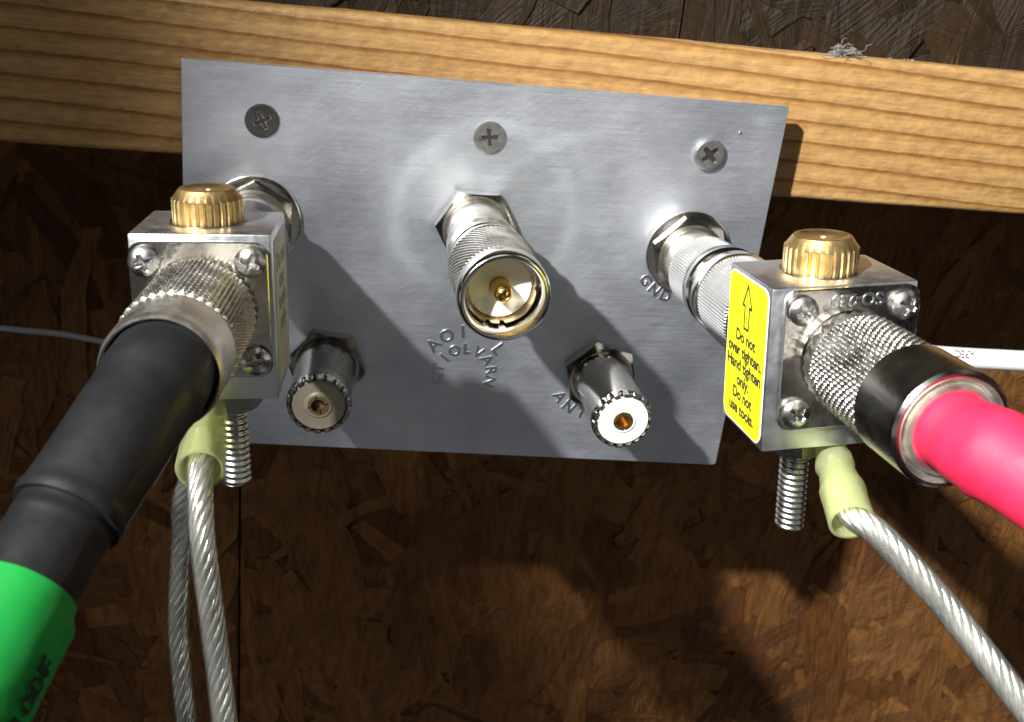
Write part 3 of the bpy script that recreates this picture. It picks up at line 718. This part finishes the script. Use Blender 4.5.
def ground_wire(label, A, B, path, R, ns, pitch, r0, r1, with_lug=None, clear=True, hand=1):
    root = empty('ground_wire', frame(B), label, 'ground wire')
    inv = Matrix.Translation(-B)
    P = resample(spline(path, 20), 0.7); T, F = frames(P)
    q = MB(); rs = R * math.sin(math.pi / ns) / (1 + math.sin(math.pi / ns)) * 1.12; Rc = R - rs
    for k in range(ns):
        hp = []; L = 0
        for i, p in enumerate(P):
            if i: L += (p - P[i - 1]).length
            th = hand * 2 * math.pi * L / pitch + 2 * math.pi * k / ns
            hp.append(p + (F[i][0] * math.cos(th) + F[i][1] * math.sin(th)) * Rc)
        def fil(L_, th_, rr, k=k): return rr * (1 + 0.07 * math.cos(5 * th_ + L_ * 0.9 + k))
        r = tube(hp, rs, 20, fn=fil); q.add(r.v, r.f)
    core = tube(P, Rc * 0.75, 8); q.add(core.v, core.f)
    q.xf(inv).build('twisted_strands', STRAND, root, sharp=70)
    if clear: tube(P, R + 0.18, 28, cap=False, lump=0.12).xf(inv).build('clear_jacket', CLEAR, root)
    if A is not None:
        s, M = sleeve_shape(A, B, r0, r1); s.xf(inv @ M).build('insulating_sleeve', SLEEVE, root, sharp=60)
    if with_lug:
        c, nrm = with_lug
        # flat tongue and ring
        d = (A - c); z = d.normalized(); lug = MB()
        fm = frame(c, z, nrm, z.cross(nrm))
        ring = lathe([(0, 2.7), (0, 4.6), (0.9, 4.6), (0.9, 2.7), (0, 2.7)], 36)
        lug.add(ring.v, ring.f)
        tg = rbox(3.8, d.length + 1.5, -0.85, -0.05, -2.0, 2.0, 0.2); lug.add(tg.v, tg.f)
        lug.xf(inv @ fm).build('ring_lug', STEEL, root, sharp=40)
    return root
# right wire
A = MR @ Vector((2.2, 9.6, -19.6)); Bm = at(852, 522, 199)
dirR = (Bm - A).normalized()
lugc = MR @ Vector((-4.2, 10.5, -23.2)); lugn = (MR.to_3x3() @ Vector((0, 0, 1))).normalized()
pw = [A + (Bm - A) * 0.6, at(848, 510, 201), at(876, 531, 198), at(910, 566, 196), at(959, 622, 194), at(1024, 706, 190), at(1090, 790, 187)]
ground_wire('thick bright twisted ground wire running down to the right from labelled block', A, Bm, pw, 2.4, 8, 21, 3.3, 4.2, (MR @ Vector((-4.2, 10.5, -18.6)), lugn))
# left wires
A = ML @ Vector((-1.2, 9.6, -19.2)); Bm = at(200, 470, 190)
lugn = (ML.to_3x3() @ Vector((0, 0, 1))).normalized()
pw = [A + (Bm - A) * 0.6, Bm - (Bm - A).normalized() * 1.0, at(202, 530, 187), at(210, 600, 188), at(219, 670, 190), at(229, 760, 191)]
ground_wire('twisted ground wire hanging straight down from sleeve beside the black cable', A, Bm, pw, 2.1, 8, 20, 3.3, 4.2, (ML @ Vector((2.4, 10.0, -18.0)), lugn))
pw = [ML @ Vector((-2.0, 14, -30)), at(185, 492, 228), at(182, 540, 236), at(178, 610, 240), at(180, 660, 241), at(191, 770, 242)]
ground_wire('thinner dim twisted wire hanging behind the other left ground wire', None, Vector(pw[0]), pw, 2.1, 7, 20, 3, 4)

# ------------------------------------------------------------------ PL-259 plugs and cables
def plug_and_cable(M, kind, label, path, group):
    root = empty('coaxial_cable', M, label, 'cable', group); inv = M.inverted()
    if kind == 'left':
        knurl(2.2, 23.0, 9.85, 38, a=0.7, edge=0.9, kind='diamond').build('coupling_ring', NICKEL_ROUGH, root, sharp=60)
        def flats(th, s, r, k):
            if k in (2, 3, 4): return min(r, 9.45 / math.cos((th % (math.pi / 4)) - math.pi / 8) * 1.0), s
            return r, s
        lathe([(23.0, 8), (23.0, 9.1), (23.6, 9.45), (32.5, 9.35), (33.5, 9.35), (34.4, 9.2), (34.9, 8.9), (34.6, 8.6), (31, 8.0)], 128, None).build('plug_body', NICKEL_ROUGH, root, sharp=30)
    else:
        knurl(5.0, 23.0, 9.75, 38, a=0.65, kind='diamond').build('coupling_ring', KNURL_GREY, root, sharp=60)
        lathe([(1.3, 8.4), (1.3, 9.2), (2.4, 9.4), (4.2, 9.2), (5.0, 8.8), (5.2, 8)], 96, lambda th, s, r, k: (r - (0.5 * (1 - tri(th * 26 / 6.2832)) if k in (1, 2) else 0), s)).build('toothed_collar', NICKEL_ROUGH, root, sharp=30)
        lathe([(23.0, 8), (23.0, 9.7), (23.3, 10.0), (34.2, 10.0), (35.4, 9.9), (36.0, 9.4), (35.9, 8.9)], 128).build('plug_body', DARK_NICKEL, root, sharp=30)
        lathe([(35.9, 9.0), (35.5, 8.9), (35.3, 8.2), (34.6, 8.0), (34.8, 7.7), (36.2, 7.5), (36.4, 7.0), (36.1, 6.4), (33, 6.2)], 128).build('inner_ring', NICKEL_ROUGH, root, sharp=40)
    P = resample(spline(path, 24), 0.5)
    return root, inv, P
# left: black heat-shrink then green tape
d0 = ML @ Vector((0, -30, 0)); d1 = ML @ Vector((0, -36, 0))
pL = [d0, d1, at(116, 441, 153), at(61, 526, 143), at(6, 620, 134), at(-45, 714, 127), at(-100, 820, 120), at(-150, 910, 116)]
rootL, invL, P = plug_and_cable(ML, 'left', 'thick black sleeved cable with green tape end, leaving the left block', pL, 'thick coaxial cables')
Ltot = sum((b - a).length for a, b in zip(P, P[1:]))
def sm(x, a, b): t = max(0, min(1, (x - a) / (b - a))); return t * t * (3 - 2 * t)
s_end, s_green = 33.5, 44.3
def rL(L):
    r = 8.0 + 0.25 * sm(L, 5, 9) - 0.35 * sm(L, 9, 12) - 0.022 * max(0, L - 5)
    r += 0.26 * math.exp(-((L - s_end + 1.2) / 1.1) ** 2); return r
outer = tube(sub(P, 0, s_end), rL, 72, lump=0.16); outer.xf(invL).build('black_sleeve', BLACK_TUBE, rootL, sharp=60)
tube(sub(P, s_end - 3, 80), lambda L: 6.6 + 0.15 * math.exp(-((L - 4.5) / 0.7) ** 2), 64, lump=0.14).xf(invL).build('inner_sleeve', BLACK_TUBE, rootL, sharp=60)
Pg = sub(P, s_green, Ltot)
# handwriting on the tape, wrapped round it
Tg, Fg = frames(P)
def on_tube(u, v, rad):                                               # u along the cable (mm), v round it (radians)
    L = 0
    for i, p in enumerate(P):
        if i: L += (p - P[i - 1]).length
        if L >= u: break
    n_, b_ = Fg[i]; return P[i] + (n_ * math.cos(v) + b_ * math.sin(v)) * rad
toC = (CP - P[140]).normalized(); n_, b_ = Fg[min(len(Fg) - 1, 130)]
vc = math.atan2(toC.dot(b_), toC.dot(n_))
side = (RIGHT - toC * RIGHT.dot(toC)).normalized(); sgn = 1 if (n_ * -math.sin(vc) + b_ * math.cos(vc)).dot(side) > 0 else -1
def flag(L, th, rr):
    a = (th - (vc + sgn * 1.45)) % (2 * math.pi); a = min(a, 2 * math.pi - a)
    return rr + 1.1 * sm(L, 0.5, 3.0) * math.exp(-(a / 0.40) ** 2)
gm = tube(Pg, 6.95, 96, lump=0.12, fn=flag).xf(invL).build('green_tape', GREEN, rootL, sharp=60)

wr = glyph_mesh('100F', 4.6, 0.02, align='LEFT', bold=0.16)
wm = MB(); wv = []
for v in wr.v:
    wv.append(on_tube(s_green + 16.5 - v.x, vc + sgn * (1.05 - (v.z - 1.6) / 7.2), 7.45 + 0.35 - v.y * 0.1))
wm.add(wv, wr.f); wm.xf(invL).build('marker_writing', INK_GREEN, gm)

# right: pink
d0 = MR @ Vector((0, -30, 0)); d1 = MR @ Vector((0, -38, 0))
pR = [d0, d1, at(994, 455, 161), at(1042, 483, 156), at(1110, 524, 152), at(1190, 572, 148)]
rootR, invR, P2 = plug_and_cable(MR, 'right', 'bright pink sleeved cable in a dark chrome plug, leaving the labelled block', pR, 'thick coaxial cables')
tube(P2, lambda L: 6.35 + 0.5 * sm(L, 8, 13) + 0.30 * math.exp(-((L - 16) / 1.6) ** 2) + 0.7 * sm(L, 19, 32), 80, lump=0.14).xf(invR).build('pink_sleeve', PINK, rootR, sharp=60)

# ------------------------------------------------------------------ thin cables behind
pc = [at(700, 340, 352), at(850, 349, 352), at(950, 357, 352), at(1024, 361, 352), at(1150, 368, 352), at(1300, 374, 352)]
cr_ = empty('white_cable', frame(pc[0]), 'white round cable with small grey print running behind the labelled block', 'cable')
inv = Matrix.Translation(-pc[0])
wc = resample(spline(pc, 12), 2.0)
tube(wc, 3.3, 32).xf(inv).build('jacket', WHITE_PVC, cr_)
q = glyph_mesh('APEC', 3.0, 0.02, bold=0.08)
cpt = at(961, 353.5, 349); dirc = (pc[3] - pc[2]).normalized(); toc = (CP - cpt).normalized(); up = dirc.cross(-toc).normalized()
if up.dot(DOWN) > 0: up = -up
up = (up - dirc * up.dot(dirc)).normalized()
nrm = dirc.cross(up); nrm = nrm if nrm.dot(toc) > 0 else -nrm
ctr = at(961, 357.5, 352)
fl_ = []
for v in q.v:
    a = -(v.z - 1.0) / 2.75 + 0.35; fl_.append(ctr - dirc * v.x * 0.9 * 1.0 + (nrm * math.cos(a) + up * math.sin(a)) * 3.40)
q.v = fl_; q.xf(inv).build('cable_print', GREY_INK, cr_)
pg = [at(-90, 316, 330), at(0, 328, 330), at(60, 334, 330), at(110, 343, 330), at(160, 352, 331), at(230, 372, 334)]
tag(tube(resample(spline(pg, 12), 2.0), 0.95, 16).build('thin_cable', GREY_PVC), 'thin dark grey cable in the shade, left of the black sleeved cable', 'cable')
bpy.context.view_layer.update()
